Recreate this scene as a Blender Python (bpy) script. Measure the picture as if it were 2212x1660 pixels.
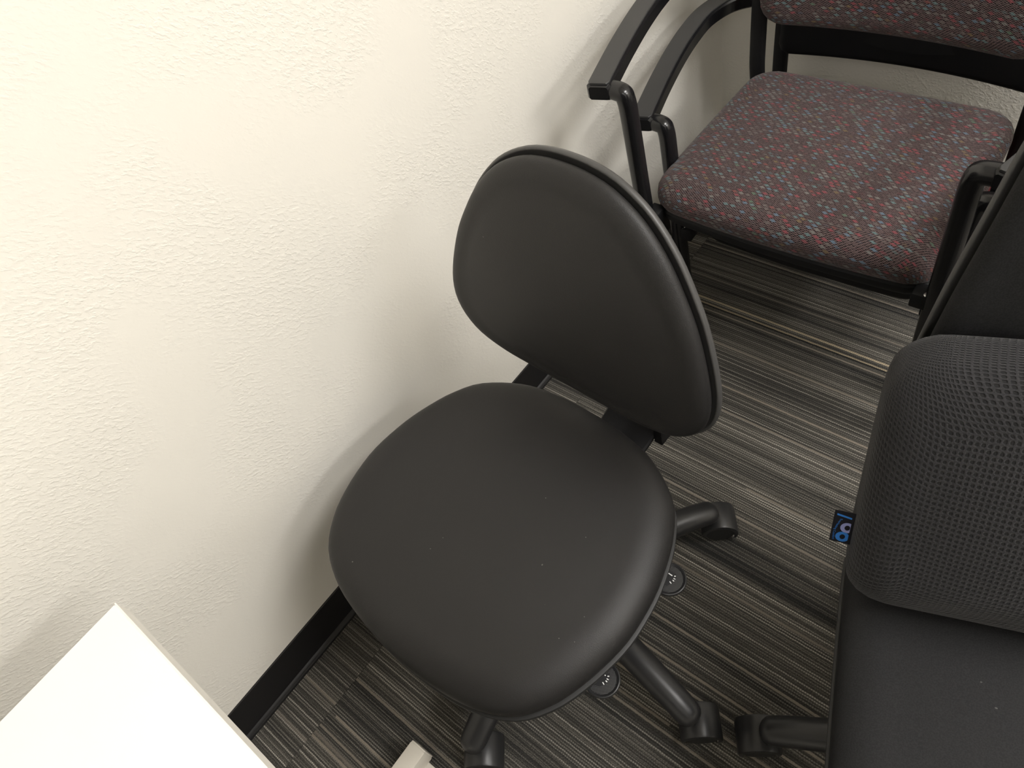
import bpy, bmesh, math, random
from mathutils import Vector, Matrix
random.seed(7)
PI = math.pi
for o in list(bpy.data.objects): bpy.data.objects.remove(o)
sc = bpy.context.scene
COL = sc.collection

# ------------------------------------------------------------------ camera
CAM_R = ((0.7671, 0.3934, -0.5067), (0.6041, -0.7087, 0.3643), (-0.2157, -0.5856, -0.7814))
H = 1.46
cd = bpy.data.cameras.new('camera'); cam = bpy.data.objects.new('camera', cd); COL.objects.link(cam)
r_ = Vector([CAM_R[i][0] for i in range(3)]).normalized()
f_ = Vector([CAM_R[i][2] for i in range(3)]).normalized()
d_ = f_.cross(r_).normalized(); r_ = d_.cross(f_).normalized()
M = Matrix(((r_.x, -d_.x, -f_.x, 0), (r_.y, -d_.y, -f_.y, 0), (r_.z, -d_.z, -f_.z, H), (0, 0, 0, 1)))
cam.matrix_world = M
cd.sensor_fit = 'HORIZONTAL'; cd.sensor_width = 36.0; cd.lens = 1620.0 * 36.0 / 2212.0
cd.clip_start = 0.02
sc.camera = cam

# ------------------------------------------------------------------ world, exposure
w = bpy.data.worlds.new('world'); sc.world = w; w.use_nodes = True
w.node_tree.nodes['Background'].inputs[0].default_value = (1, 0.97, 0.92, 1)
w.node_tree.nodes['Background'].inputs[1].default_value = 0.05
sc.view_settings.view_transform = 'Standard'; sc.view_settings.look = 'None'
sc.view_settings.gamma = 1.0; sc.view_settings.use_curve_mapping = False
sc.view_settings.exposure = 0.13
CEIL = 2.62
# ceiling troffers: (centre x, centre y, size x, size y, watts); right-hand pair added to even out the wall light
TROFFERS = [(0.86, 0.90, 0.58, 1.17, 40.0), (0.75, -1.60, 0.58, 1.17, 9.0), (2.20, 0.90, 0.58, 1.17, 42.0), (2.20, -1.60, 0.58, 1.17, 5.0)]
LIGHT_COL = (1.0, 0.975, 0.948)
def ceiling_lamp(i):
    x, y, sx, sy, p = TROFFERS[i]
    ld = bpy.data.lights.new('troffer_light', 'AREA'); ld.shape = 'RECTANGLE'; ld.size = sx; ld.size_y = sy
    ld.energy = p; ld.color = LIGHT_COL
    lo = bpy.data.objects.new('troffer_light', ld); COL.objects.link(lo); lo.location = (x, y, CEIL - 0.02)
    return lo
for i in range(4): ceiling_lamp(i)

SX, SY, TS = -0.772, 0.13, 0.5                      # carpet tile grid
GOLD = [(1.1425, 0.0034), (1.1275, 0.0024)]
# ------------------------------------------------------------------ node helpers
class NT:
    def __init__(s, name):
        s.m = bpy.data.materials.new(name); s.m.use_nodes = True
        s.t = s.m.node_tree; s.b = s.t.nodes['Principled BSDF']
    def n(s, typ, **kw):
        nd = s.t.nodes.new(typ)
        for k, v in kw.items(): setattr(nd, k, v)
        return nd
    def put(s, sock, v):
        if v is None: return
        if hasattr(v, 'bl_idname') or hasattr(v, 'is_output'): s.t.links.new(v, sock)
        else: sock.default_value = v
    def math(s, op, a, b=None, c=None, clamp=False):
        nd = s.n('ShaderNodeMath', operation=op); nd.use_clamp = clamp
        s.put(nd.inputs[0], a); s.put(nd.inputs[1], b); s.put(nd.inputs[2], c)
        return nd.outputs[0]
    def xyz(s, v):
        nd = s.n('ShaderNodeSeparateXYZ'); s.put(nd.inputs[0], v); return nd.outputs
    def comb(s, x, y, z=0.0):
        nd = s.n('ShaderNodeCombineXYZ'); s.put(nd.inputs[0], x); s.put(nd.inputs[1], y); s.put(nd.inputs[2], z); return nd.outputs[0]
    def noise(s, vec, scale, detail=2.0, rough=0.5):
        nd = s.n('ShaderNodeTexNoise'); s.put(nd.inputs['Vector'], vec)
        nd.inputs['Scale'].default_value = scale; nd.inputs['Detail'].default_value = detail; nd.inputs['Roughness'].default_value = rough
        return nd.outputs[0]
    def white(s, vec):
        nd = s.n('ShaderNodeTexWhiteNoise', noise_dimensions='3D'); s.put(nd.inputs['Vector'], vec); return nd.outputs
    def mix(s, f, a, b):
        nd = s.n('ShaderNodeMix', data_type='RGBA')
        s.put(nd.inputs[0], f); s.put(nd.inputs[6], a); s.put(nd.inputs[7], b); return nd.outputs[2]
    def ramp(s, f, stops, interp='LINEAR'):
        nd = s.n('ShaderNodeValToRGB'); cr = nd.color_ramp; cr.interpolation = interp
        while len(cr.elements) < len(stops): cr.elements.new(0.5)
        for e, (p, c) in zip(cr.elements, stops): e.position = p; e.color = c if len(c) == 4 else (*c, 1)
        s.put(nd.inputs[0], f); return nd.outputs[0]
    def smooth(s, v, a, b):
        nd = s.n('ShaderNodeMapRange', interpolation_type='SMOOTHSTEP'); s.put(nd.inputs[0], v)
        nd.inputs[1].default_value = a; nd.inputs[2].default_value = b; return nd.outputs[0]
    def bump(s, h, strength, dist):
        nd = s.n('ShaderNodeBump'); nd.inputs['Strength'].default_value = strength; nd.inputs['Distance'].default_value = dist
        s.put(nd.inputs['Height'], h); s.t.links.new(nd.outputs[0], s.b.inputs['Normal'])
    def tex(s, kind='Object'):
        return s.n('ShaderNodeTexCoord').outputs[kind]
    def fin(s, col=None, rough=None, spec=None, metal=None):
        if col is not None: s.put(s.b.inputs['Base Color'], col if not isinstance(col, tuple) else (*col, 1))
        if rough is not None: s.put(s.b.inputs['Roughness'], rough)
        if spec is not None: s.b.inputs['Specular IOR Level'].default_value = spec
        if metal is not None: s.b.inputs['Metallic'].default_value = metal
        return s.m

def plain(name, col, rough, spec=0.5, scale=None, bstr=0.0, dist=0.0003, metal=0.0, var=0.0):
    t = NT(name)
    if var:
        c = t.mix(t.noise(t.tex(), 9.0, 4.0), (col[0]*(1-var), col[1]*(1-var), col[2]*(1-var), 1), (min(1, col[0]*(1+var)), min(1, col[1]*(1+var)), min(1, col[2]*(1+var)), 1))
    else: c = col
    if scale: t.bump(t.noise(t.tex(), scale, 2.0), bstr, dist)
    return t.fin(c, rough, spec, metal)

def mat_wall():
    t = NT('wall_paint'); p = t.n('ShaderNodeNewGeometry').outputs['Position']
    x, y, z = t.xyz(p)
    patch = t.smooth(t.noise(p, 5.0, 2.0), 0.40, 0.62)
    v = t.comb(t.math('MULTIPLY', x, 1.0), t.math('ADD', y, z), t.math('MULTIPLY', t.math('SUBTRACT', z, y), 0.55))
    h = t.smooth(t.noise(v, 150.0, 2.0, 0.55), 0.42, 0.70)
    h2 = t.noise(p, 420.0, 1.0)
    hh = t.math('ADD', t.math('MULTIPLY', h, t.math('ADD', t.math('MULTIPLY', patch, 0.85), 0.15)), t.math('MULTIPLY', h2, 0.12))
    t.bump(hh, 0.50, 0.0010)
    c = t.mix(t.noise(p, 2.2, 3.0), (0.83, 0.80, 0.73, 1), (0.81, 0.785, 0.72, 1))
    return t.fin(c, 0.48, 0.4)

def mat_carpet():
    t = NT('striped_carpet'); o = t.n('ShaderNodeNewGeometry').outputs['Position']; x, y, z = t.xyz(o)
    seed = t.math('MULTIPLY', t.math('LESS_THAN', x, SX), 57.0)          # the cut strip by the wall has its own run of stripes
    wob = t.math('MULTIPLY', t.noise(t.comb(t.math('MULTIPLY', x, 70.0), t.math('MULTIPLY', y, 60.0)), 1.0, 2.0), 0.0016)
    yw = t.math('ADD', y, wob)
    ya = t.math('DIVIDE', yw, 0.0052)
    row = t.math('FLOOR', ya); fr = t.math('FRACT', ya)
    prof = t.math('POWER', t.math('SINE', t.math('MULTIPLY', fr, PI)), 3.5)
    wr = t.white(t.comb(row, seed, 3.0))[0]
    run = t.noise(t.comb(t.math('MULTIPLY', x, 3.0), t.math('MULTIPLY', row, 13.7), seed), 1.0, 2.0, 0.6)
    runm = t.smooth(run, 0.34, 0.60)
    stitch = t.math('ADD', t.math('MULTIPLY', t.math('SINE', t.math('MULTIPLY', t.math('ADD', x, t.math('MULTIPLY', wr, 0.013)), 2*PI/0.0043)), 0.34), 0.66)
    bright = t.math('MULTIPLY', t.math('ADD', t.math('MULTIPLY', t.math('POWER', wr, 1.8), 0.85), 0.05), t.math('ADD', t.math('MULTIPLY', runm, 0.8), 0.2))
    bn = t.noise(t.comb(t.math('MULTIPLY', x, 0.45), t.math('MULTIPLY', y, 15.0), seed), 1.0, 3.0, 0.65)
    band = t.smooth(bn, 0.30, 0.58)
    a = t.math('MULTIPLY', bright, t.math('MULTIPLY', t.math('MULTIPLY', stitch, prof), t.math('ADD', t.math('MULTIPLY', band, 0.75), 0.25)))
    # thinner secondary yarns between them
    yc = t.math('DIVIDE', t.math('ADD', yw, 0.0011), 0.0031); rc = t.math('FLOOR', yc)
    wc = t.math('MULTIPLY', t.math('POWER', t.white(t.comb(rc, seed, 7.0))[0], 2.0), t.math('SINE', t.math('MULTIPLY', t.math('FRACT', yc), PI)))
    grain = t.noise(t.comb(t.math('MULTIPLY', x, 300.0), t.math('MULTIPLY', y, 700.0)), 1.0, 1.0)
    base = t.mix(band, (0.024, 0.024, 0.024, 1), (0.070, 0.066, 0.058, 1))
    base = t.mix(t.math('MULTIPLY', wc, 0.30), base, (0.45, 0.42, 0.36, 1))
    base = t.mix(t.smooth(grain, 0.32, 0.68), t.mix(0.6, base, (0.008, 0.008, 0.008, 1)), base)
    col = t.mix(t.math('MULTIPLY', a, 1.05, clamp=True), base, (0.60, 0.565, 0.495, 1))
    # sparse wide tan yarns, long runs
    yb = t.math('DIVIDE', t.math('ADD', yw, 0.003), 0.0075); rb = t.math('FLOOR', yb); fb = t.math('SINE', t.math('MULTIPLY', t.math('FRACT', yb), PI))
    seg = t.math('FLOOR', t.math('ADD', t.math('MULTIPLY', x, 0.45), t.math('MULTIPLY', rb, 0.37)))
    wb = t.white(t.comb(rb, t.math('ADD', seed, 9.0), seg))
    sel = t.math('MULTIPLY', t.math('GREATER_THAN', wb[0], 0.945), t.smooth(fb, 0.3, 0.85))
    tanc = t.mix(t.xyz(wb[1])[1], (0.17, 0.150, 0.128, 1), (0.32, 0.28, 0.228, 1))
    col = t.mix(t.math('MULTIPLY', sel, t.math('ADD', t.math('MULTIPLY', grain, 0.6), 0.40)), col, tanc)
    for yl, wl in GOLD:                                               # a pair of straw coloured yarns near the stacked chairs
        gl = t.math('SUBTRACT', 1.0, t.smooth(t.math('ABSOLUTE', t.math('SUBTRACT', yw, yl)), wl*0.5, wl))
        col = t.mix(t.math('MULTIPLY', gl, t.math('ADD', t.math('MULTIPLY', stitch, 0.6), 0.2)), col, (0.52, 0.43, 0.29, 1))
    t.bump(t.math('ADD', t.math('MULTIPLY', prof, stitch), t.math('MULTIPLY', grain, 0.6)), 0.5, 0.0014)
    return t.fin(col, 0.95, 0.1)

def mat_vinyl():
    t = NT('black_vinyl'); o = t.tex('Object')
    vo = t.n('ShaderNodeTexVoronoi'); t.put(vo.inputs['Vector'], o); vo.inputs['Scale'].default_value = 800.0
    h = t.math('ADD', vo.outputs['Distance'], t.math('MULTIPLY', t.noise(o, 40.0, 3.0), 0.5))
    t.bump(h, 0.26, 0.0005)
    speck = t.math('GREATER_THAN', t.noise(o, 210.0, 0.0), 0.90)
    c = t.mix(t.noise(o, 6.0, 3.0), (0.0125, 0.0118, 0.0118, 1), (0.0150, 0.0143, 0.0141, 1))
    c = t.mix(t.math('MULTIPLY', speck, 0.5), c, (0.22, 0.21, 0.2, 1))
    return t.fin(c, 0.52, 0.38)

def mat_upholstery():
    t = NT('black_woven_upholstery'); o = t.tex('Object')
    h = t.noise(o, 620.0, 1.0)
    t.bump(h, 0.35, 0.0006)
    c = t.mix(t.smooth(h, 0.3, 0.7), (0.0060, 0.0060, 0.0064, 1), (0.0115, 0.0115, 0.0122, 1))
    speck = t.math('GREATER_THAN', t.noise(o, 160.0, 0.0), 0.90)
    return t.fin(t.mix(t.math('MULTIPLY', speck, 0.4), c, (0.15, 0.15, 0.14, 1)), 0.72, 0.25)

def mat_fabric(name, plainred=False):
    t = NT(name); uv = t.tex('UV'); x, y, z = t.xyz(uv)
    gx = t.math('DIVIDE', x, 0.0130); gy0 = t.math('DIVIDE', y, 0.0060)
    row = t.math('FLOOR', gy0)
    gx = t.math('ADD', gx, t.math('MULTIPLY', t.math('MODULO', row, 2.0), 0.5))
    gx = t.math('ADD', gx, t.math('MULTIPLY', t.white(t.comb(row, 1.0, 2.0))[0], 0.25))
    colm = t.math('FLOOR', gx); fx = t.math('SUBTRACT', t.math('FRACT', gx), 0.5); fy = t.math('SUBTRACT', t.math('FRACT', gy0), 0.5)
    wn = t.white(t.comb(colm, row, 4.0))
    r1 = wn[0]; r2 = t.xyz(wn[1])[1]
    # four pointed star: |fx|^.6+|fy|^.6
    ax = t.math('POWER', t.math('ABSOLUTE', fx), 0.9); ay = t.math('POWER', t.math('ABSOLUTE', t.math('ADD', fy, t.math('MULTIPLY', fx, 0.3))), 0.9)
    star = t.math('SUBTRACT', 1.0, t.smooth(t.math('ADD', ax, ay), 0.44, 0.60))
    cols = [(0.0, (0.085, 0.060, 0.060)), (0.22, (0.12, 0.105, 0.098)), (0.40, (0.105, 0.165, 0.170)), (0.58, (0.21, 0.055, 0.066)),
            (0.70, (0.16, 0.155, 0.145)), (0.80, (0.10, 0.15, 0.20)), (0.89, (0.17, 0.06, 0.055)), (0.94, (0.15, 0.11, 0.06)), (0.97, (0.09, 0.14, 0.10))]
    fc = t.ramp(r1, cols, 'CONSTANT')
    vis = t.math('MULTIPLY', star, t.math('ADD', t.math('MULTIPLY', t.smooth(r2, 0.15, 0.55), 0.70), 0.05), clamp=True)
    # ground weave
    wy = t.math('SINE', t.math('MULTIPLY', y, 2*PI/0.0034)); wx = t.math('SINE', t.math('MULTIPLY', t.math('ADD', x, t.math('MULTIPLY', y, 0.3)), 2*PI/0.0059))
    weave = t.math('ADD', t.math('MULTIPLY', t.math('MULTIPLY', wx, wy), 0.5), 0.5)
    nz = t.noise(t.comb(t.math('MULTIPLY', x, 240.0), t.math('MULTIPLY', y, 480.0)), 1.0, 1.0)
    g = t.smooth(t.math('ADD', t.math('MULTIPLY', weave, 0.6), t.math('MULTIPLY', nz, 0.5)), 0.36, 0.70)
    ground = t.mix(g, (0.005, 0.0035, 0.004, 1), (0.112, 0.078, 0.078, 1))
    if plainred:
        col = t.mix(g, (0.060, 0.001, 0.003, 1), (0.150, 0.003, 0.007, 1))
    else: col = t.mix(vis, ground, fc)
    t.bump(t.math('ADD', g, t.math('MULTIPLY', star, 0.5)), 0.5, 0.0008)
    t.b.inputs['Sheen Weight'].default_value = 0.12; t.b.inputs['Sheen Roughness'].default_value = 0.45
    return t.fin(col, 0.9, 0.15)

def mat_mesh():
    t = NT('black_air_mesh'); uv = t.tex('UV'); x, y, z = t.xyz(uv)
    k = 2*PI/0.0112
    s = t.math('MULTIPLY', t.math('SINE', t.math('MULTIPLY', x, k)), t.math('SINE', t.math('MULTIPLY', y, k*0.9)))
    hole = t.smooth(t.math('ABSOLUTE', s), 0.25, 0.75)
    nz = t.noise(t.comb(t.math('MULTIPLY', x, 700.0), t.math('MULTIPLY', y, 700.0)), 1.0, 1.0)
    yarn = t.mix(t.smooth(nz, 0.3, 0.75), (0.0085, 0.0082, 0.009, 1), (0.026, 0.025, 0.0275, 1))
    c = t.mix(hole, yarn, (0.003, 0.003, 0.0035, 1))
    t.bump(t.math('SUBTRACT', t.math('MULTIPLY', nz, 0.2), hole), 0.9, 0.0012)
    t.b.inputs['Sheen Weight'].default_value = 0.10
    return t.fin(c, 0.75, 0.25)

def mat_dots():
    t = NT('dotted_dial'); o = t.tex('Object'); x, y, z = t.xyz(o)
    k = 2*PI/0.0027
    s = t.math('MULTIPLY', t.math('SINE', t.math('MULTIPLY', x, k)), t.math('SINE', t.math('MULTIPLY', y, k)))
    return t.fin(t.mix(t.math('GREATER_THAN', s, 0.55), (0.012, 0.012, 0.013, 1), (0.16, 0.16, 0.16, 1)), 0.4, 0.5)

MAT = {
 'wall': mat_wall(), 'carpet': mat_carpet(), 'vinyl': mat_vinyl(), 'fabric': mat_fabric('speckled_fabric'),
 'upholstery': mat_upholstery(), 'redfabric': mat_fabric('plain_red_fabric', True), 'mesh': mat_mesh(), 'dots': mat_dots(),
 'ceiling': plain('ceiling_tile', (0.82, 0.80, 0.76), 0.9, 0.2, 90.0, 0.3, 0.001),
 'slab': plain('floor_slab', (0.02, 0.02, 0.02), 0.9, 0.2, 60.0, 0.2),
 'rubber': plain('rubber_baseboard', (0.0115, 0.011, 0.0115), 0.42, 0.4, 55.0, 0.05, 0.0004, var=0.15),
 'plastic': plain('black_plastic', (0.020, 0.020, 0.021), 0.36, 0.5, 900.0, 0.12, 0.0002, var=0.1),
 'softplastic': plain('matt_black_plastic', (0.020, 0.020, 0.020), 0.55, 0.4, 700.0, 0.12, 0.0002, var=0.1),
 'armpad': plain('charcoal_arm_pad', (0.030, 0.030, 0.031), 0.45, 0.5, 1100.0, 0.15, 0.0002, var=0.1),
 'gloss': plain('black_powder_coat', (0.009, 0.009, 0.010), 0.20, 0.5, 300.0, 0.03, 0.0002, var=0.1),
 'matte': plain('dull_black_coat', (0.007, 0.007, 0.008), 0.6, 0.25, 300.0, 0.05, 0.0002, var=0.1),
 'print': plain('white_print', (0.75, 0.75, 0.74), 0.5, 0.4, var=0.05),
 'desktop': plain('white_laminate', (0.90, 0.885, 0.845), 0.42, 0.4, 500.0, 0.06, 0.0002, var=0.02),
 'edge': plain('white_edge_band', (0.86, 0.83, 0.77), 0.5, 0.4, 300.0, 0.05, 0.0002, var=0.03),
 'steel': plain('worn_white_steel', (0.70, 0.66, 0.585), 0.45, 0.4, 40.0, 0.1, 0.0004, var=0.10),
 'tagblack': plain('woven_black_tag', (0.008, 0.008, 0.012), 0.7, 0.3, 900.0, 0.2, 0.0002, var=0.2),
 'tagblue': plain('tag_blue_thread', (0.035, 0.20, 0.62), 0.6, 0.3, 900.0, 0.2, 0.0002, var=0.1),
 'taglav': plain('tag_lavender_thread', (0.30, 0.33, 0.62), 0.6, 0.3, 900.0, 0.2, 0.0002, var=0.1),
 'rim': plain('grey_vinyl_rim', (0.052, 0.051, 0.050), 0.42, 0.5, 520.0, 0.15, 0.0004, var=0.1),
 'chrome': plain('bright_screw', (0.6, 0.6, 0.6), 0.25, 0.5, 300.0, 0.05, 0.0002, metal=1.0, var=0.05),
 'diffuser': None,
}
def mat_emit():
    t = NT('lamp_diffuser'); t.b.inputs['Emission Color'].default_value = (*LIGHT_COL, 1); t.b.inputs['Emission Strength'].default_value = 2.0
    return t.fin((0.9, 0.9, 0.88), 0.6, 0.2)
MAT['diffuser'] = mat_emit()

# ------------------------------------------------------------------ mesh helpers
def link(name, me, mat, parent=None, smooth=True):
    o = bpy.data.objects.new(name, me); COL.objects.link(o)
    if mat is not None and not me.materials: me.materials.append(MAT[mat] if isinstance(mat, str) else mat)
    if smooth:
        for p in me.polygons: p.use_smooth = True
    if parent is not None: o.parent = parent
    return o
def obj(name, bm, mat, parent=None, smooth=True, autosmooth=True):
    bmesh.ops.recalc_face_normals(bm, faces=bm.faces)
    me = bpy.data.meshes.new(name); bm.to_mesh(me); bm.free()
    o = link(name, me, mat, parent, smooth)
    if smooth and autosmooth: me.set_sharp_from_angle(angle=math.radians(38))
    return o
def thing(name, label, cat, loc=(0, 0, 0), rz=0.0, group=None):
    e = bpy.data.objects.new(name, None); COL.objects.link(e); e.location = loc; e.rotation_euler = (0, 0, rz)
    e.empty_display_size = 0.05; tag(e, label, cat, group); return e
def tag(o, label, cat, group=None):
    o['label'] = label; o['category'] = cat
    if group: o['group'] = group
    return o
def struct(o): o['kind'] = 'structure'; return o
def box(bm, x0, x1, y0, y1, z0, z1, bev=0.0, seg=2, mtx=None):
    r = bmesh.ops.create_cube(bm, size=1.0); vs = r['verts']
    for v in vs: v.co = Vector(((x0+x1)/2 + v.co.x*(x1-x0), (y0+y1)/2 + v.co.y*(y1-y0), (z0+z1)/2 + v.co.z*(z1-z0)))
    if bev > 0:
        es = list({e for v in vs for e in v.link_edges})
        r = bmesh.ops.bevel(bm, geom=es, offset=bev, segments=seg, profile=0.5, affect='EDGES'); 
        vs = list({v for f in r['faces'] for v in f.verts} | {v for v in vs if v.is_valid})
    if mtx is not None:
        seen = set(vs)
        for v in vs:
            for f in v.link_faces:
                for q in f.verts: seen.add(q)
        for v in seen: v.co = mtx @ v.co
    return bm
def rings(bm, rs, caps=(True, True), closed=True):
    vr = [[bm.verts.new(p) for p in r] for r in rs]; n = len(rs[0])
    for a, b in zip(vr[:-1], vr[1:]):
        for i in range(n if closed else n-1):
            j = (i+1) % n
            try: bm.faces.new((a[i], a[j], b[j], b[i]))
            except ValueError: pass
    if caps[0]: bm.faces.new(vr[0][::-1])
    if caps[1]: bm.faces.new(vr[-1])
    return vr
def catmull(pts, per=8, closed=False):
    P = [Vector(p) for p in pts]; n = len(P); out = []
    rng = n if closed else n-1
    for i in range(rng):
        if closed: a, b, c, d = P[(i-1) % n], P[i], P[(i+1) % n], P[(i+2) % n]
        else: a, b, c, d = P[max(i-1, 0)], P[i], P[i+1], P[min(i+2, n-1)]
        for k in range(per):
            t = k/per
            out.append(0.5*((2*b) + (c-a)*t + (2*a-5*b+4*c-d)*t*t + (3*b-a-3*c+d)*t**3))
    if not closed: out.append(P[-1].copy())
    return out
def tube(bm, path, rx, ry=None, n=14, up=Vector((0, 0, 1)), rnd=False, sq=2.0, caps=(True, True)):
    """sweep a (super)ellipse along path; rx across, ry along the up hint; floats or lists"""
    P = [Vector(p) for p in path]; m = len(P); rs = []
    if ry is None: ry = rx
    for i, p in enumerate(P):
        tg = (P[min(i+1, m-1)] - P[max(i-1, 0)]).normalized()
        s = tg.cross(up)
        if s.length < 1e-4: s = tg.cross(Vector((0, 1, 0)))
        s.normalize(); u = s.cross(tg).normalized()
        a = rx[i] if isinstance(rx, (list, tuple)) else rx; b = ry[i] if isinstance(ry, (list, tuple)) else ry
        r = []
        for k in range(n):
            th = 2*PI*(k+0.5)/n; c, sn = math.cos(th), math.sin(th)
            r.append(p + s*(a*math.copysign(abs(c)**(2/sq), c)) + u*(b*math.copysign(abs(sn)**(2/sq), sn)))
        rs.append(r)
    if rnd:
        def dome(r, p, tg, rad, rev):
            out = []
            for q in (0.35, 0.7, 0.92):
                k = math.sqrt(1-q*q); out.append([p + (v-p)*k + tg*(rad*q) for v in r])
            return out
        ra = (ry[0] if isinstance(ry, (list, tuple)) else ry); rb = (ry[-1] if isinstance(ry, (list, tuple)) else ry)
        t0 = (P[0]-P[1]).normalized(); t1 = (P[-1]-P[-2]).normalized()
        rs = dome(rs[0], P[0], t0, ra, True)[::-1] + rs + dome(rs[-1], P[-1], t1, rb, False)
    rings(bm, rs, caps); return bm
def lathe(bm, prof, n=32, mtx=None, ang=(0, 2*PI)):
    full = abs(ang[1]-ang[0]-2*PI) < 1e-6; rs = []
    for r, z in prof:
        ring = []
        for k in range(n if full else n+1):
            a = ang[0] + (ang[1]-ang[0])*k/n
            v = Vector((r*math.cos(a), r*math.sin(a), z)); ring.append(mtx @ v if mtx is not None else v)
        rs.append(ring)
    rings(bm, rs, (prof[0][0] > 1e-6, prof[-1][0] > 1e-6), full); return bm
def outline_norm(o):
    n = len(o); out = []
    for i in range(n):
        t = (o[(i+1) % n] - o[(i-1) % n]).normalized(); out.append(Vector((t.y, -t.x)))
    # outward: test with area sign
    A = sum(o[i].x*o[(i+1) % n].y - o[(i+1) % n].x*o[i].y for i in range(n))
    return out if A > 0 else [-v for v in out]
def resample(o, n):
    m = len(o); L = [0.0]
    for i in range(m): L.append(L[-1] + (o[(i+1) % m]-o[i]).length)
    out = []; j = 0
    for k in range(n):
        t = L[-1]*k/n
        while L[j+1] < t: j += 1
        f = (t-L[j])/max(1e-9, L[j+1]-L[j]); out.append(o[j].lerp(o[(j+1) % m], f))
    return out
def sym_outline(prof, n=96):
    """prof: list of (half width, v) from one pole to the other, poles with half width 0"""
    right = [(w, v) for w, v in prof]; left = [(-w, v) for w, v in prof[1:-1]][::-1]
    return resample([Vector(p) for p in catmull([Vector(p) for p in right+left], 8, True)], n)
def rrect(x0, x1, y0, y1, r, n=96, bow=(0, 0, 0, 0)):
    """rounded rectangle; bow = (y0 edge, y1 edge, x0 edge, x1 edge) outward bulges"""
    pts = []
    for cx, cy, a0 in ((x1-r, y1-r, 0), (x0+r, y1-r, 90), (x0+r, y0+r, 180), (x1-r, y0+r, 270)):
        for k in range(9):
            a = math.radians(a0 + 90*k/8); pts.append(Vector((cx + r*math.cos(a), cy + r*math.sin(a))))
    pts = resample(pts, n); mx, my, hx, hy = (x0+x1)/2, (y0+y1)/2, (x1-x0)/2, (y1-y0)/2
    out = []
    for p in pts:
        u, v = (p.x-mx)/hx, (p.y-my)/hy; q = p.copy()
        if v < 0: q.y -= bow[0]*(1-u*u)*max(0, -v)
        else: q.y += bow[1]*(1-u*u)*v
        if u < 0: q.x -= bow[2]*(1-v*v)*max(0, -u)
        else: q.x += bow[3]*(1-v*v)*u
        out.append(q)
    return out
def pad(o, layers, crown, fn=None, nc=9, ztop_fn=None):
    """cushion: outline o (2D), layers [(inset, z)...] from the top shoulder down to the bottom rim,
    crown = extra height in the middle of the top; fn maps (x,y,z)->Vector; UVs in metres"""
    bm = bmesh.new(); uvl = bm.loops.layers.uv.new('uv'); N = outline_norm(o); n = len(o)
    c = sum(o, Vector((0, 0)))/n
    ox = max(abs(p.x-c.x) for p in o); oy = max(abs(p.y-c.y) for p in o)
    def inset(i, q): return Vector((c.x + (o[i].x-c.x)*(1-q/ox), c.y + (o[i].y-c.y)*(1-q/oy)))
    i0, z0 = layers[0]; sh = [inset(i, i0) for i in range(n)]
    ax = max(abs(p.x-c.x) for p in sh); ay = max(abs(p.y-c.y) for p in sh)
    rows = []; uvs = []
    for k in range(1, nc+1):
        t = k/nc; t = t**0.85
        row = []; uv = []
        for i in range(n):
            d = sh[i]-c; th = math.atan2(d.y/ay, d.x/ax); el = Vector((ax*math.cos(th), ay*math.sin(th)))
            p = c + el.lerp(d, t**2.2)*t; z = z0 + crown*(1-t*t)
            row.append((p.x, p.y, z)); uv.append(p.copy())
        rows.append(row); uvs.append(uv)
    L = 0.0; pi_, pz = i0, z0
    for ins, z in layers[1:]:
        L += math.hypot(ins-pi_, z-pz); pi_, pz = ins, z
        rows.append([(*inset(i, ins), z) for i in range(n)])
        uvs.append([sh[i] + N[i]*L for i in range(n)])
    if ztop_fn: rows = [[(x, y, z + ztop_fn(x, y)) for x, y, z in r] for r in rows]
    f = fn or (lambda x, y, z: Vector((x, y, z)))
    cz = z0 + crown + (ztop_fn(c.x, c.y) if ztop_fn else 0)
    vc = bm.verts.new(f(c.x, c.y, cz)); V = [[bm.verts.new(f(*p)) for p in r] for r in rows]
    uvd = {vc: c.copy()}
    for r, u in zip(V, uvs):
        for v, q in zip(r, u): uvd[v] = q
    for i in range(n):
        bm.faces.new((vc, V[0][i], V[0][(i+1) % n]))
    for a, b in zip(V[:-1], V[1:]):
        for i in range(n):
            j = (i+1) % n; bm.faces.new((a[i], b[i], b[j], a[j]))
    bm.faces.new(V[-1][::-1])
    for fa in bm.faces:
        for l in fa.loops: l[uvl].uv = uvd[l.vert]
    return bm
def arc_layers(inset, ztop, depth, steps=7, power=2.0):
    """shoulder falling from (inset, ztop) to (0, ztop-depth) along a superellipse"""
    out = []
    for k in range(steps+1):
        a = (PI/2)*k/steps
        out.append((inset*(1-math.sin(a)**(2/power)), ztop - depth*(1-math.cos(a)**(2/power))))
    return out
def copytree(o, parent=None):
    c = o.copy(); COL.objects.link(c); c.parent = parent
    for ch in o.children: copytree(ch, c)
    return c
def poly(bm, pts, z0, z1):
    a = [bm.verts.new((p[0], p[1], z0)) for p in pts]; b = [bm.verts.new((p[0], p[1], z1)) for p in pts]; n = len(pts)
    bm.faces.new(a[::-1]); bm.faces.new(b)
    for i in range(n): bm.faces.new((a[i], a[(i+1) % n], b[(i+1) % n], b[i]))

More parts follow.
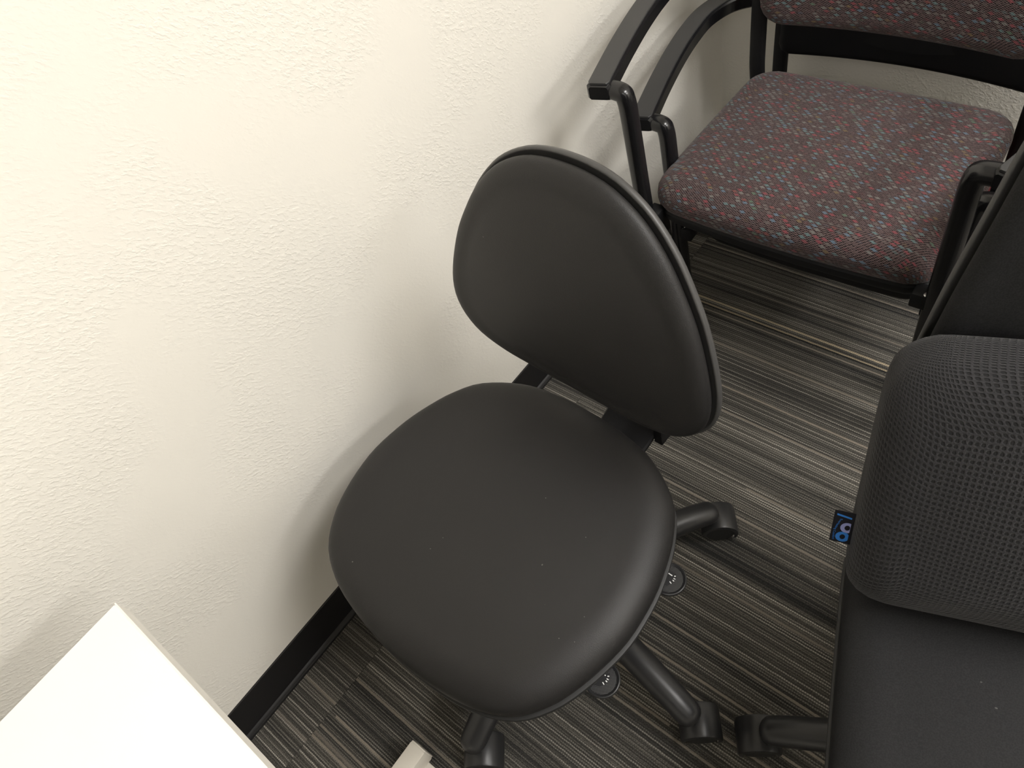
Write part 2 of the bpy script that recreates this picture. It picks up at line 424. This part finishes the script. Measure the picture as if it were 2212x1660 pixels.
# ------------------------------------------------------------------ the room
XW, YW, XE, YS = -0.882, 1.604, 3.00, -2.80
bm = bmesh.new(); box(bm, XW-0.1, XE+0.1, YS-0.1, YW+0.1, -0.12, -0.006); floor = struct(obj('floor', bm, 'slab', smooth=False))
floor['label'] = 'striped charcoal carpet tile floor'
tile_mesh = {}
xs = [XW] + [SX + TS*k for k in range(0, 10) if SX + TS*k < XE] + [XE]
ys = sorted([YW, YS] + [SY + TS*k for k in range(-8, 8) if YS < SY + TS*k < YW])
for x0, x1 in zip(xs[:-1], xs[1:]):
    for y0, y1 in zip(ys[:-1], ys[1:]):
        key = (round(x1-x0, 3), round(y1-y0, 3))
        if key not in tile_mesh:
            b2 = bmesh.new(); g_ = 0.0006 if x0 == XW else 0.00008; hx, hy = (x1-x0)/2 - g_, (y1-y0)/2 - 0.00005
            rings(b2, [[(-hx, -hy, -0.006), (hx, -hy, -0.006), (hx, hy, -0.006), (-hx, hy, -0.006)],
                       [(-hx, -hy, -0.0016), (hx, -hy, -0.0016), (hx, hy, -0.0016), (-hx, hy, -0.0016)],
                       [(-hx+g_, -hy+0.0001, 0), (hx-g_, -hy+0.0001, 0), (hx-g_, hy-0.0001, 0), (-hx+g_, hy-0.0001, 0)]])
            bmesh.ops.recalc_face_normals(b2, faces=b2.faces)
            me = bpy.data.meshes.new('carpet_tile'); b2.to_mesh(me); b2.free(); tile_mesh[key] = me
        t = link('carpet_tile', tile_mesh[key], 'carpet', floor, smooth=False); t.location = ((x0+x1)/2, (y0+y1)/2, 0)

def wall(name, x0, x1, y0, y1, label):
    b = bmesh.new(); box(b, x0, x1, y0, y1, -0.006, CEIL+0.05); o = struct(obj(name, b, 'wall', smooth=False)); o['label'] = label
wall('wall_left', XW-0.1, XW, YS-0.1, YW+0.1, 'cream textured wall along the left')
wall('wall_back', XW, XE, YW, YW+0.1, 'cream wall behind the stacked chairs')
wall('wall_right', XE, XE+0.1, YS, YW, 'cream wall out of view on the right')
wall('wall_front', XW, XE, YS-0.1, YS, 'cream wall behind the viewer')
bm = bmesh.new(); box(bm, XW-0.1, XE+0.1, YS-0.1, YW+0.1, CEIL+0.05, CEIL+0.15); struct(obj('ceiling', bm, 'ceiling', smooth=False))
# cove base: flat strip with a rounded toe, profile in (out from wall, z)
prof = [(0.0, 0.104), (0.0022, 0.104), (0.0030, 0.1030), (0.0030, 0.017), (0.0040, 0.0105), (0.0070, 0.0078), (0.0115, 0.0070), (0.0132, 0.0050), (0.0134, 0.0002), (0.0, 0.0002)]
def baseboard(name, A, B, nrm):
    b = bmesh.new(); rs = []
    for P in (A, B): rs.append([Vector((P[0] + nrm[0]*d, P[1] + nrm[1]*d, z)) for d, z in prof])
    rings(b, rs); struct(obj(name, b, 'rubber', smooth=True))
baseboard('baseboard_left', (XW, YS), (XW, YW), (1, 0))
baseboard('baseboard_back', (XW, YW), (XE, YW), (0, -1))
baseboard('baseboard_right', (XE, YS), (XE, YW), (-1, 0))
baseboard('baseboard_front', (XW, YS), (XE, YS), (0, 1))
names = ['nearest the stacked chairs', 'behind the viewer', 'added at the far right to even out the wall light', 'added at the near right to even out the wall light']
for i, (x, y, sx, sy, p) in enumerate(TROFFERS):
    t = thing('ceiling_light', 'white framed rectangular ceiling light ' + names[i], 'ceiling light', (x, y, CEIL+0.05), 0, 'ceiling lights')
    b = bmesh.new()
    for x0, x1, y0, y1 in ((-sx/2-0.03, -sx/2, -sy/2-0.03, sy/2+0.03), (sx/2, sx/2+0.03, -sy/2-0.03, sy/2+0.03), (-sx/2, sx/2, -sy/2-0.03, -sy/2), (-sx/2, sx/2, sy/2, sy/2+0.03)):
        box(b, x0, x1, y0, y1, -0.05, 0.0)
    obj('frame', b, 'edge', t, smooth=False)
    b = bmesh.new(); box(b, -sx/2, sx/2, -sy/2, sy/2, -0.045, -0.005); obj('diffuser', b, 'diffuser', t, smooth=False)

# ------------------------------------------------------------------ task chairs
SEAT = [(0, -0.181), (0.07, -0.177), (0.132, -0.163), (0.195, -0.126), (0.226, -0.083), (0.243, -0.042), (0.255, 0.0), (0.261, 0.041), (0.263, 0.082), (0.258, 0.123), (0.248, 0.165), (0.232, 0.206), (0.203, 0.246), (0.165, 0.270), (0.12, 0.285), (0.06, 0.294), (0, 0.297)]
def seat_out(k=1.0): return [p + Vector((-0.006*k, 0)) for p in sym_outline([(w*k, -v*k) for w, v in SEAT])]   # local y = towards the back
def caster(parent, x, y, trail):
    d = Vector((math.cos(trail), math.sin(trail), 0)); ax = Vector((-d.y, d.x, 0)); c = Vector((x, y, 0)) + d*0.012
    cen = Vector((c.x, c.y, 0.0305))
    mt = Matrix((( d.x, 0, ax.x, cen.x), (d.y, 0, ax.y, cen.y), (0, 1, 0, cen.z), (0, 0, 0, 1)))
    b = bmesh.new()                                       # hood: arched cover over both wheels
    rs = []
    for zz, k in ((-0.0295, 0.88), (-0.0283, 0.97), (-0.025, 1.0), (0.025, 1.0), (0.0283, 0.97), (0.0295, 0.88)):
        ring = []
        for j in range(17):
            a = math.radians(-28 + 200*j/16); ring.append(mt @ Vector((0.0360*k*math.cos(a), 0.0360*k*math.sin(a), zz)))
        for j in range(17):
            a = math.radians(172 - 200*j/16); ring.append(mt @ Vector((0.0318*k*math.cos(a), 0.0318*k*math.sin(a), zz)))
        rs.append(ring)
    rings(b, rs); cs = obj('caster', b, 'plastic', parent)
    for s in (-1, 1):
        b = bmesh.new(); z0, z1 = (0.006*s, 0.0265*s)
        lathe(b, [(0.004, z0), (0.0260, z0), (0.0303, z0 + 0.003*s), (0.0303, z1 - 0.004*s), (0.0265, z1), (0.004, z1)], 28, mt); obj('wheel', b, 'softplastic', cs)
    b = bmesh.new(); lathe(b, [(0.0055, 0.04), (0.0055, 0.085)], 14, Matrix.Translation((x, y, 0))); obj('stem', b, 'gloss', cs)
def five_star(root, a0, trail, R=0.327):
    for k in range(5):
        a = math.radians(a0 + 72*k); d = Vector((math.cos(a), math.sin(a), 0))
        path = catmull([d*0.02 + Vector((0, 0, 0.118)), d*0.10 + Vector((0, 0, 0.117)), d*0.20 + Vector((0, 0, 0.109)), d*0.28 + Vector((0, 0, 0.095)), d*(R-0.008) + Vector((0, 0, 0.083))], 5)
        m = len(path); rx = [0.029 - 0.0055*(i/(m-1)) for i in range(m)]; ry = [0.024 - 0.004*(i/(m-1)) for i in range(m)]
        b = bmesh.new(); tube(b, path, rx, ry, 20, rnd=True); obj('leg', b, 'plastic', root)
        caster(root, d.x*R, d.y*R, trail)
    b = bmesh.new(); lathe(b, [(0.03, 0.075), (0.05, 0.085), (0.055, 0.115), (0.045, 0.138), (0.034, 0.148)], 32); obj('hub', b, 'plastic', root)
    b = bmesh.new(); lathe(b, [(0.033, 0.14), (0.033, 0.25), (0.030, 0.252), (0.030, 0.31), (0.027, 0.312), (0.027, 0.37)], 28); obj('gas_lift_cover', b, 'plastic', root)
def dial(root, x, y, z, jx, jy):
    """round-ended lever paddle; jx/jy: directions of the printed icon in the disc plane"""
    c = Vector((x, y, z))
    b = bmesh.new(); tube(b, [(0.05, y*0.6, z-0.012), (x*0.6, y, z-0.008), (x-0.004, y, z-0.006)], 0.009, 0.005, 12); lv = obj('lever', b, 'plastic', root)
    b = bmesh.new(); mt = Matrix.Translation(c)
    lathe(b, [(0.001, -0.009), (0.018, -0.009), (0.0245, -0.005), (0.0255, -0.001), (0.0250, 0.0018), (0.0238, 0.0026), (0.0222, 0.0020), (0.0205, 0.0002), (0.0195, 0.0)], 40, mt); obj('paddle', b, 'plastic', lv)
    b = bmesh.new(); lathe(b, [(0.0205, -0.001), (0.0200, 0.0004), (0.0001, 0.0004)], 40); dt = obj('paddle_face', b, 'dots', lv); dt.location = c
    def P(px, py): return (jx[0]*px + jy[0]*py, jx[1]*px + jy[1]*py)
    def stroke(p, q, wd):
        a = Vector(P(*p)); e = Vector(P(*q)); t = (e-a).normalized(); nn = Vector((-t.y, t.x))*wd/2
        b3 = bmesh.new(); poly(b3, [a+nn, a-nn, e-nn, e+nn], 0.0004, 0.0010); o = obj('printed_mark', b3, 'print', lv, smooth=False); o.location = c
    b3 = bmesh.new()
    band = [P(-17.5, 11), P(-4.5, -19.5), P(7, -19.5), P(16.5, -11), P(17.5, -3), P(12, 9), P(3, 14.5), P(-7, 17)]
    poly(b3, band, 0.0002, 0.00075); o = obj('icon_field', b3, 'plastic', lv, smooth=False); o.location = c
    for p, q, wd in (((-2, -15.2), (-8, -4.3), 0.0011), ((-2, -15.2), (8, -7.3), 0.0014), ((11.9, -6), (15.9, -6), 0.0014), ((10.3, -1.0), (14.3, 1.6), 0.0013), ((8.0, 3.3), (11.3, 6.6), 0.0014), ((1.3, 6.6), (4.6, 11.9), 0.0013)):
        stroke(p, q, wd)
def strip(bm, path, half, th, n=None):
    """flat bar: path in (y,z), width 2*half in x, thickness th"""
    P = [Vector((0, p[0], p[1])) for p in path]; rs = []
    for i, p in enumerate(P):
        t = (P[min(i+1, len(P)-1)]-P[max(i-1, 0)]).normalized(); u = Vector((0, -t.z, t.y)); r = 0.003
        a = th/2
        rs.append([p + Vector((sx, 0, 0)) + u*sz for sx, sz in ((-half+r, -a), (half-r, -a), (half, -a+r), (half, a-r), (half-r, a), (-half+r, a), (-half, a-r), (-half, -a+r))])
    rings(bm, rs)
def back_parts(root, prof, y0, z0, lean, curve, thick=0.018, mat='vinyl'):
    o = sym_outline(prof); ca, sa = math.cos(lean), math.sin(lean)
    def fn(dep0):
        def f(x, v, d):       # d: towards the sitter (-y)
            dd = d + dep0 + curve*(x*x)/(0.24**2)
            return Vector((x, y0 + v*sa - dd*ca, z0 + v*ca + dd*sa))
        return f
    oi = [p - n*0.0068 for p, n in zip(o, outline_norm(o))]
    b = pad(oi, arc_layers(0.034, 0.026, 0.017, 8, 2.3) + [(0.0014, 0.0050), (0.004, 0.002), (0.012, 0.0)], 0.020, fn(0.0), 12); bk = obj('backrest', b, mat, root, autosmooth=False)
    b = bmesh.new()              # upholstered shell with a rounded rim behind the pad
    N = outline_norm(o); f = fn(0.0); rs = []
    for ins, d in ((0.020, -0.0035), (0.0085, -0.0035), (0.0050, -0.0005), (0.0028, 0.0006), (0.0008, -0.0008), (0.0, -0.0040), (0.0012, -0.0085), (0.006, -0.0125), (0.03, -thick), (0.10, -thick-0.004)):
        rs.append([f(p.x - n.x*ins, p.y - n.y*ins, d) for p, n in zip(o, N)])
    rings(b, rs); obj('back_shell', b, 'rim', bk, autosmooth=False)
    b = bmesh.new(); path = [f(p.x - n.x*0.0052, p.y - n.y*0.0052, 0.0022) for p, n in zip(o, N)]
    return bk
def task_seat(root, k, dz=0.0, mat='vinyl', o=None):
    o = o or seat_out(k)
    def sdrop(x, y): return -0.017*max(0.0, min(1.3, (-y-0.08)/0.21))**2
    b = pad(o, arc_layers(0.060, 0.478+dz, 0.036, 9, 2.25) + [(0.001, 0.432+dz), (0.005, 0.424+dz), (0.014, 0.419+dz)], 0.009, None, 12, sdrop); st = obj('seat', b, mat, root, autosmooth=False)
    b = bmesh.new(); N = outline_norm(o); rs = []
    for ins, z in ((0.02, 0.4215), (0.002, 0.4215), (-0.0012, 0.4200), (-0.0016, 0.4160), (0.0005, 0.406), (0.008, 0.396), (0.04, 0.386), (0.12, 0.380)):
        rs.append([Vector((p.x - n.x*ins, p.y - n.y*ins, z+dz+sdrop(p.x, p.y))) for p, n in zip(o, N)])
    rings(b, rs); obj('seat_shell', b, 'softplastic', st)
    b = bmesh.new(); box(b, -0.075, 0.075, -0.10, 0.12, 0.352+dz, 0.384+dz, 0.008); obj('tilt_mechanism', b, 'softplastic', root)

t1 = thing('task_chair', 'black vinyl task chair with low rounded back, empty, beside the cream wall', 'chair', (-0.507, 0.31, 0), math.radians(-3), 'black task chairs')
five_star(t1, -11.5+3, math.radians(41))
task_seat(t1, 1.0)
BACK = [(0, -0.027), (0.07, -0.026), (0.13, -0.023), (0.18, -0.011), (0.211, 0.010), (0.230, 0.040), (0.235, 0.076), (0.227, 0.122), (0.205, 0.186), (0.180, 0.234), (0.154, 0.274), (0.119, 0.311), (0.078, 0.336), (0.04, 0.347), (0, 0.350)]
back_parts(t1, BACK, 0.168, 0.58, math.radians(11), 0.006)
b = bmesh.new(); strip(b, [p[:2] for p in catmull([Vector((0.06, 0.372, 0)), Vector((0.18, 0.366, 0)), Vector((0.235, 0.374, 0)), Vector((0.262, 0.405, 0)), Vector((0.263, 0.48, 0)), Vector((0.252, 0.60, 0)), Vector((0.262, 0.72, 0))], 6)], 0.050, 0.012)
for v in b.verts: v.co.x += 0.026
br = obj('back_bar', b, 'matte', t1)
b = bmesh.new(); box(b, 0.075, 0.092, 0.232, 0.275, 0.36, 0.47, 0.003); obj('bar_sleeve', b, 'matte', br)
b = bmesh.new(); box(b, -0.045, 0.045, 0.195, 0.262, 0.60, 0.70, 0.006); obj('mount_block', b, 'softplastic', br)
JX, JY = (0.00050, 0.00039), (0.00037, -0.00049)
dial(t1, 0.2463, -0.1345, 0.388, JX, JY)
dial(t1, 0.2385, 0.0380, 0.388, JX, JY)

t3 = thing('task_chair', 'black high-backed task chair holding a mesh lumbar cushion, at the right edge', 'chair', (0.21, 0.45, 0), math.radians(20), 'black task chairs')
five_star(t3, 188, math.radians(195))
task_seat(t3, 1.0, mat='upholstery', o=rrect(-0.257, 0.250, -0.285, 0.200, 0.085, 96, (0.014, 0.006, 0.004, 0.004)))
BACK3 = [(0, -0.02), (0.08, -0.018), (0.15, -0.008), (0.205, 0.02), (0.236, 0.07), (0.243, 0.12), (0.237, 0.17), (0.225, 0.25), (0.210, 0.33), (0.195, 0.41), (0.175, 0.48), (0.14, 0.54), (0.08, 0.572), (0, 0.58)]
back_parts(t3, BACK3, 0.215, 0.58, math.radians(10.5), 0.010, mat='upholstery')
b = bmesh.new(); strip(b, [p[:2] for p in catmull([Vector((0.06, 0.372, 0)), Vector((0.20, 0.366, 0)), Vector((0.275, 0.374, 0)), Vector((0.302, 0.405, 0)), Vector((0.305, 0.48, 0)), Vector((0.298, 0.60, 0)), Vector((0.312, 0.74, 0))], 6)], 0.045, 0.012); br = obj('back_bar', b, 'matte', t3)
b = bmesh.new(); box(b, -0.045, 0.045, 0.245, 0.305, 0.62, 0.72, 0.006); obj('mount_block', b, 'softplastic', br)

# lumbar cushion standing on the seat against the high back
lean = math.radians(11); ca, sa = math.cos(lean), math.sin(lean)
cu = thing('lumbar_cushion', 'black mesh lumbar cushion with blue-printed side tag, standing on the high-backed chair', 'cushion', (0.21, 0.45, 0.485), math.radians(20))
CY = 0.148
def cfn(x, v, d):
    d = d*(1.0 - 0.50*max(0.0, v)/0.335)
    k_ = max(0.0, min(1.0, v/0.10)); d = d*(0.84 + 0.16*k_*k_*(3-2*k_))
    return Vector((x, CY + v*sa - d*ca, v*ca + d*sa*0.3))
o = rrect(-0.264, 0.132, -0.004, 0.335, 0.045, 112, (0.0, 0.006, 0.003, 0.003))
o = [Vector((p.x + (0.012 if p.x > 0 else -0.012)*max(0.0, min(1.0, (0.045-p.y)/0.045))*(1.0 if abs(p.x+0.066) > 0.13 else 0.0), p.y)) for p in o]
o = [Vector((max(-0.2665, min(0.1345, p.x)), p.y)) for p in o]
b = pad(o, arc_layers(0.052, 0.150, 0.060, 8, 2.1) + [(0.0, 0.04), (0.003, 0.015), (0.012, 0.004), (0.03, 0.0)], 0.022, cfn, 12); cb = obj('cover', b, 'mesh', cu, autosmooth=False)
N = outline_norm(o); b = bmesh.new()
path = [cfn(p.x - n.x*0.0045, p.y - n.y*0.0045, 0.108) for p, n in zip(o, N)]
tube(b, path + [path[0]], 0.0011, 0.0011, 6, caps=(False, False)); obj('seam_piping', b, 'softplastic', cb)
TO = Vector((-0.2690, 0.098, 0.091)); TV = Vector((0, sa, ca)); TN = Vector((0, -ca, sa))
def tfn(u, w_, d): return TO + Vector((u, 0, 0)) + TV*w_ + TN*d
def tag_poly(bm3, outer, inner, d0, d1):
    n = len(outer); rs = [[tfn(p[0], p[1], d) for p in r] for r, d in ((inner, d0), (inner, d1), (outer, d1), (outer, d0), (inner, d0))]
    rings(bm3, rs, (False, False))
b = bmesh.new(); box(b, -0.0205, 0.004, -0.037, 0.0225, -0.0006, 0.0006)
for v in b.verts: v.co = tfn(v.co.x, v.co.y + v.co.x*-0.1, v.co.z)
tg = obj('woven_tag', b, 'tagblack', cb, smooth=False); tg['label'] = 'small black woven tag with blue and lavender print'
for cx, cw, mt3 in ((-0.0035, -0.0055, 'taglav'), (-0.0068, -0.0238, 'tagblue')):       # figure-eight emblem, one loop per thread colour
    out_, in_ = [], []
    for k in range(28):
        a = 2*PI*k/28; out_.append((min(-0.0003, cx + 0.0078*math.cos(a)), cw + 0.0096*math.sin(a))); in_.append((min(-0.0006, cx + 0.0031*math.cos(a)), cw + 0.0050*math.sin(a)))
    b = bmesh.new(); tag_poly(b, out_, in_, 0.0006, 0.0009 if mt3 == 'taglav' else 0.0010); obj('emblem_loop', b, mt3, cb, smooth=False)
b = bmesh.new(); box(b, -0.0175, -0.0008, 0.0165, 0.0195, 0.0006, 0.0009)
for v in b.verts: v.co = tfn(v.co.x, v.co.y + (v.co.x+0.0175)*-0.28, v.co.z)
obj('tag_stripe', b, 'tagblue', cb, smooth=False)
fc = bpy.data.curves.new('tag_lettering', 'FONT'); fc.body = 'Everlasting Comfort'; fc.size = 0.0052; fc.space_character = 1.0; fc.resolution_u = 3
fo = bpy.data.objects.new('tag_lettering_curve', fc); COL.objects.link(fo); bpy.context.view_layer.update()
me = bpy.data.meshes.new_from_object(fo.evaluated_get(bpy.context.evaluated_depsgraph_get()))
bpy.data.objects.remove(fo); me.materials.clear()
L_ = max(v.co.x for v in me.vertices)
for v in me.vertices:
    q = v.co.x/L_; wv = 0.0105 - 0.0425*q; ub = -0.0130 - 0.0058*math.sin(min(1.0, q*1.15)*PI*0.55) + 0.0014*q*q
    v.co = tfn(ub + v.co.y*0.75, wv, 0.0009)
link('tag_lettering', me, 'tagblue', cb, smooth=False)

# ------------------------------------------------------------------ guest chairs (stack of two)
AC = Vector((-0.4155, 1.13))
SEATG = rrect(-0.2535, 0.2530, -0.178, 0.250, 0.050, 112, (0.012, 0.004, 0.002, 0.002))
SEATG = [Vector((p.x*(1 + 0.052*max(0.0, min(1.0, (0.22-p.y)/0.40))), p.y)) for p in SEATG]     # a little wider at the front
ARM = [(-0.3145, -0.216), (-0.3275, -0.170), (-0.346, -0.10), (-0.366, -0.01), (-0.378, 0.07), (-0.380, 0.14), (-0.358, 0.207), (-0.312, 0.248), (-0.270, 0.262)]
def guest_chair(name, label, loc, yaw, fab, backmat, br=0.046, bz=0.509, bx=0.253, sz=0.0, bt=0.055, bi=0.040, SEATG=SEATG):
    t = thing(name, label, 'chair', loc, yaw, 'stacked guest chairs')
    def drop(x, y): return -0.010*max(0.0, min(1.0, (-y-0.08)/0.13))**2
    b = pad(SEATG, arc_layers(0.045, 0.420+sz, 0.030, 8, 2.2) + [(0.0, 0.378+sz), (0.004, 0.368+sz), (0.012, 0.364+sz)], 0.012, None, 10, drop); st = obj('seat', b, fab, t, autosmooth=False)
    b = bmesh.new(); N = outline_norm(SEATG); rs = []
    for ins, z in ((0.02, 0.366), (0.006, 0.366), (0.003, 0.362), (0.004, 0.350), (0.012, 0.338), (0.05, 0.330)):
        rs.append([Vector((p.x - n.x*ins, p.y - n.y*ins, z + sz + drop(p.x, p.y))) for p, n in zip(SEATG, N)])
    rings(b, rs); obj('seat_pan', b, 'matte', st)
    for s in (-1, 1):
        b = bmesh.new()      # front leg: oval tube up to an elbow that turns out under the arm
        path = catmull([(-0.2705, -0.155, 0.062), (-0.2705, -0.168, 0.18), (-0.2705, -0.188, 0.40), (-0.2705, -0.200, 0.550), (-0.2705, -0.204, 0.600), (-0.2722, -0.2060, 0.621), (-0.2760, -0.2065, 0.6295), (-0.2900, -0.2065, 0.6325), (-0.312, -0.2065, 0.6325)], 6)
        path = [Vector((-s*p.x, p.y, p.z)) for p in path]
        tube(b, path, 0.0155, 0.0150, 18, Vector((0, 1, 0)), sq=2.5); lg = obj('front_leg', b, 'gloss', t)
        b = bmesh.new(); lathe(b, [(0.016, 0.0), (0.017, 0.004), (0.0155, 0.022), (0.0135, 0.026)], 18, Matrix.Translation((s*0.2705, -0.1545, 0.05))); obj('foot_glide', b, 'softplastic', lg)
        b = bmesh.new(); box(b, *(sorted((s*0.235, s*0.262))), -0.195, -0.165, 0.335, 0.366, 0.003); obj('seat_bracket', b, 'matte', lg)
        b = bmesh.new(); lathe(b, [(0.0001, 0.0), (0.005, 0.0005), (0.006, 0.003), (0.006, 0.005)], 14, Matrix.Translation((s*0.257, -0.188, 0.3665)) @ Matrix.Rotation(PI, 4, 'X')); obj('screw', b, 'chrome', lg)
        # armrest: bowed flat bar with an inset top pad
        cl = [Vector((p[0]*-s, p[1], 0)) for p in ARM]; cl = catmull(cl, 6)
        def armbar(z0, z1, hw, ext, r):
            b2 = bmesh.new(); rs2 = []; m = len(cl)
            for i, p in enumerate(cl):
                tt = (cl[min(i+1, m-1)]-cl[max(i-1, 0)]).normalized(); nn = Vector((tt.y, -tt.x, 0))
                q = p - (tt*ext if i == 0 else Vector((0, 0, 0)))
                rs2.append([q + nn*(a*hw) + Vector((0, 0, z)) for a, z in ((-1, z0+r), (-1+r/hw, z0), (1-r/hw, z0), (1, z0+r), (1, z1-r), (1-r/hw, z1), (-1+r/hw, z1), (-1, z1-r))])
            first = rs2[0]; c0 = sum(first, Vector())/8; tt = (cl[0]-cl[1]).normalized()
            tip = [c0 + (v-c0)*0.78 + tt*0.006 for v in first]
            rings(b2, [tip] + rs2); return b2
        ar = obj('armrest', armbar(0.620, 0.6505, 0.0215, 0.006, 0.004), 'gloss', t)
        obj('arm_pad', armbar(0.649, 0.6535, 0.0185, 0.003, 0.0012), 'armpad', ar)
        # rear post and leg
        b = bmesh.new(); path = catmull([(s*0.262, 0.322, 0.062), (s*0.262, 0.305, 0.18), (s*0.262, 0.268, 0.36), (s*0.262, 0.262, 0.45), (s*0.262, 0.270, 0.62), (s*0.262, 0.30, 0.84)], 6)
        tube(b, path, 0.0165, 0.0105, 16, Vector((0, 1, 0)), rnd=True, sq=2.6); rl = obj('rear_leg', b, 'matte', t)
        b = bmesh.new(); lathe(b, [(0.017, 0.0), (0.018, 0.004), (0.0165, 0.022), (0.014, 0.026)], 18, Matrix.Translation((s*0.262, 0.3225, 0.05))); obj('foot_glide', b, 'softplastic', rl)
    for yy, zz in ((-0.09, 0.320), (0.20, 0.320)):
        b = bmesh.new(); tube(b, [(-0.262, yy, zz), (0.262, yy, zz)], 0.010, 0.010, 12); obj('cross_rail', b, 'matte', t)
    # backrest, slightly concave, fixed between the posts
    ob = rrect(-bx, bx, bz, 0.85, br, 112, (0.006, 0.02, 0.0, 0.0)); ln = math.radians(6)
    def bf(x, v, d):
        q = d + 0.035*(x/0.25)**2 - 0.03
        return Vector((x, 0.272 + (v-0.5)*math.sin(ln) - q, v))
    b = pad(ob, arc_layers(bi, bt, bt*0.62, 7, 2.2) + [(0.0, 0.012), (0.004, 0.004), (0.012, 0.0)], 0.008, bf, 9); bk = obj('backrest', b, backmat, t, autosmooth=False)
    b = bmesh.new(); N = outline_norm(ob); rs = []
    for ins, d in ((0.02, 0.004), (0.004, 0.003), (0.001, 0.0), (0.003, -0.008), (0.012, -0.012), (0.06, -0.014)):
        rs.append([bf(p.x - n.x*ins, p.y - n.y*ins, d) for p, n in zip(ob, N)])
    rings(b, rs); obj('back_shell', b, 'matte', bk)
    for ch in t.children: ch.location.z = -0.05          # feet at the root's origin
    return t
guest_chair('guest_chair', 'speckled maroon and teal fabric armchair, upper of the two stacked chairs', (AC.x, AC.y, 0.14), math.radians(0.8), 'fabric', 'fabric')
guest_chair('guest_chair', 'black-framed armchair with a red seat, mostly hidden under the speckled one in the stack', (AC.x, AC.y+0.113, 0.0), math.radians(0.8), 'redfabric', 'matte', 0.022, 0.510, 0.2625, -0.012, 0.030, 0.018, rrect(-0.240, 0.240, -0.165, 0.180, 0.050, 112, (0.010, 0.004, 0.002, 0.002)))

# ------------------------------------------------------------------ desk
dk = thing('desk', 'white laminate desk with white steel legs at the lower left', 'desk', (-0.685, -0.141, 0))
DL, DD, DZ = 1.75, 0.76, 0.74
b = bmesh.new(); box(b, 0.0, DL, -DD, 0.0, DZ-0.026, DZ, 0.0012, 1); dt = obj('desk_top', b, 'desktop', dk, smooth=False)
b = bmesh.new()
box(b, -0.0012, DL+0.0012, 0.0, 0.0018, DZ-0.0262, DZ-0.0008); box(b, -0.0012, DL+0.0012, -DD-0.0018, -DD, DZ-0.0262, DZ-0.0008)
obj('edge_band', b, 'edge', dt, smooth=False)
for lx in (0.107, DL-0.14):
    b = bmesh.new(); box(b, lx, lx+0.036, -0.70, 0.068, 0.004, 0.052, 0.004); lg = obj('foot_beam', b, 'steel', dk)
    b = bmesh.new(); box(b, lx-0.004, lx+0.066, -0.70, 0.058, 0.0, 0.008, 0.002); obj('foot_plate', b, 'steel', lg)
    b = bmesh.new(); box(b, lx+0.001, lx+0.035, 0.0665, 0.0700, 0.006, 0.0510, 0.003); obj('end_cap', b, 'steel', lg)
    b = bmesh.new(); box(b, lx, lx+0.036, -0.42, -0.34, 0.05, DZ-0.05, 0.004); obj('leg_column', b, 'steel', dk)
    b = bmesh.new(); box(b, lx-0.02, lx+0.056, -0.68, -0.08, DZ-0.052, DZ-0.026, 0.003); obj('top_bracket', b, 'steel', dk)
b = bmesh.new(); box(b, 0.14, DL-0.14, -0.40, -0.36, DZ-0.11, DZ-0.06, 0.003); obj('cross_beam', b, 'steel', dk)
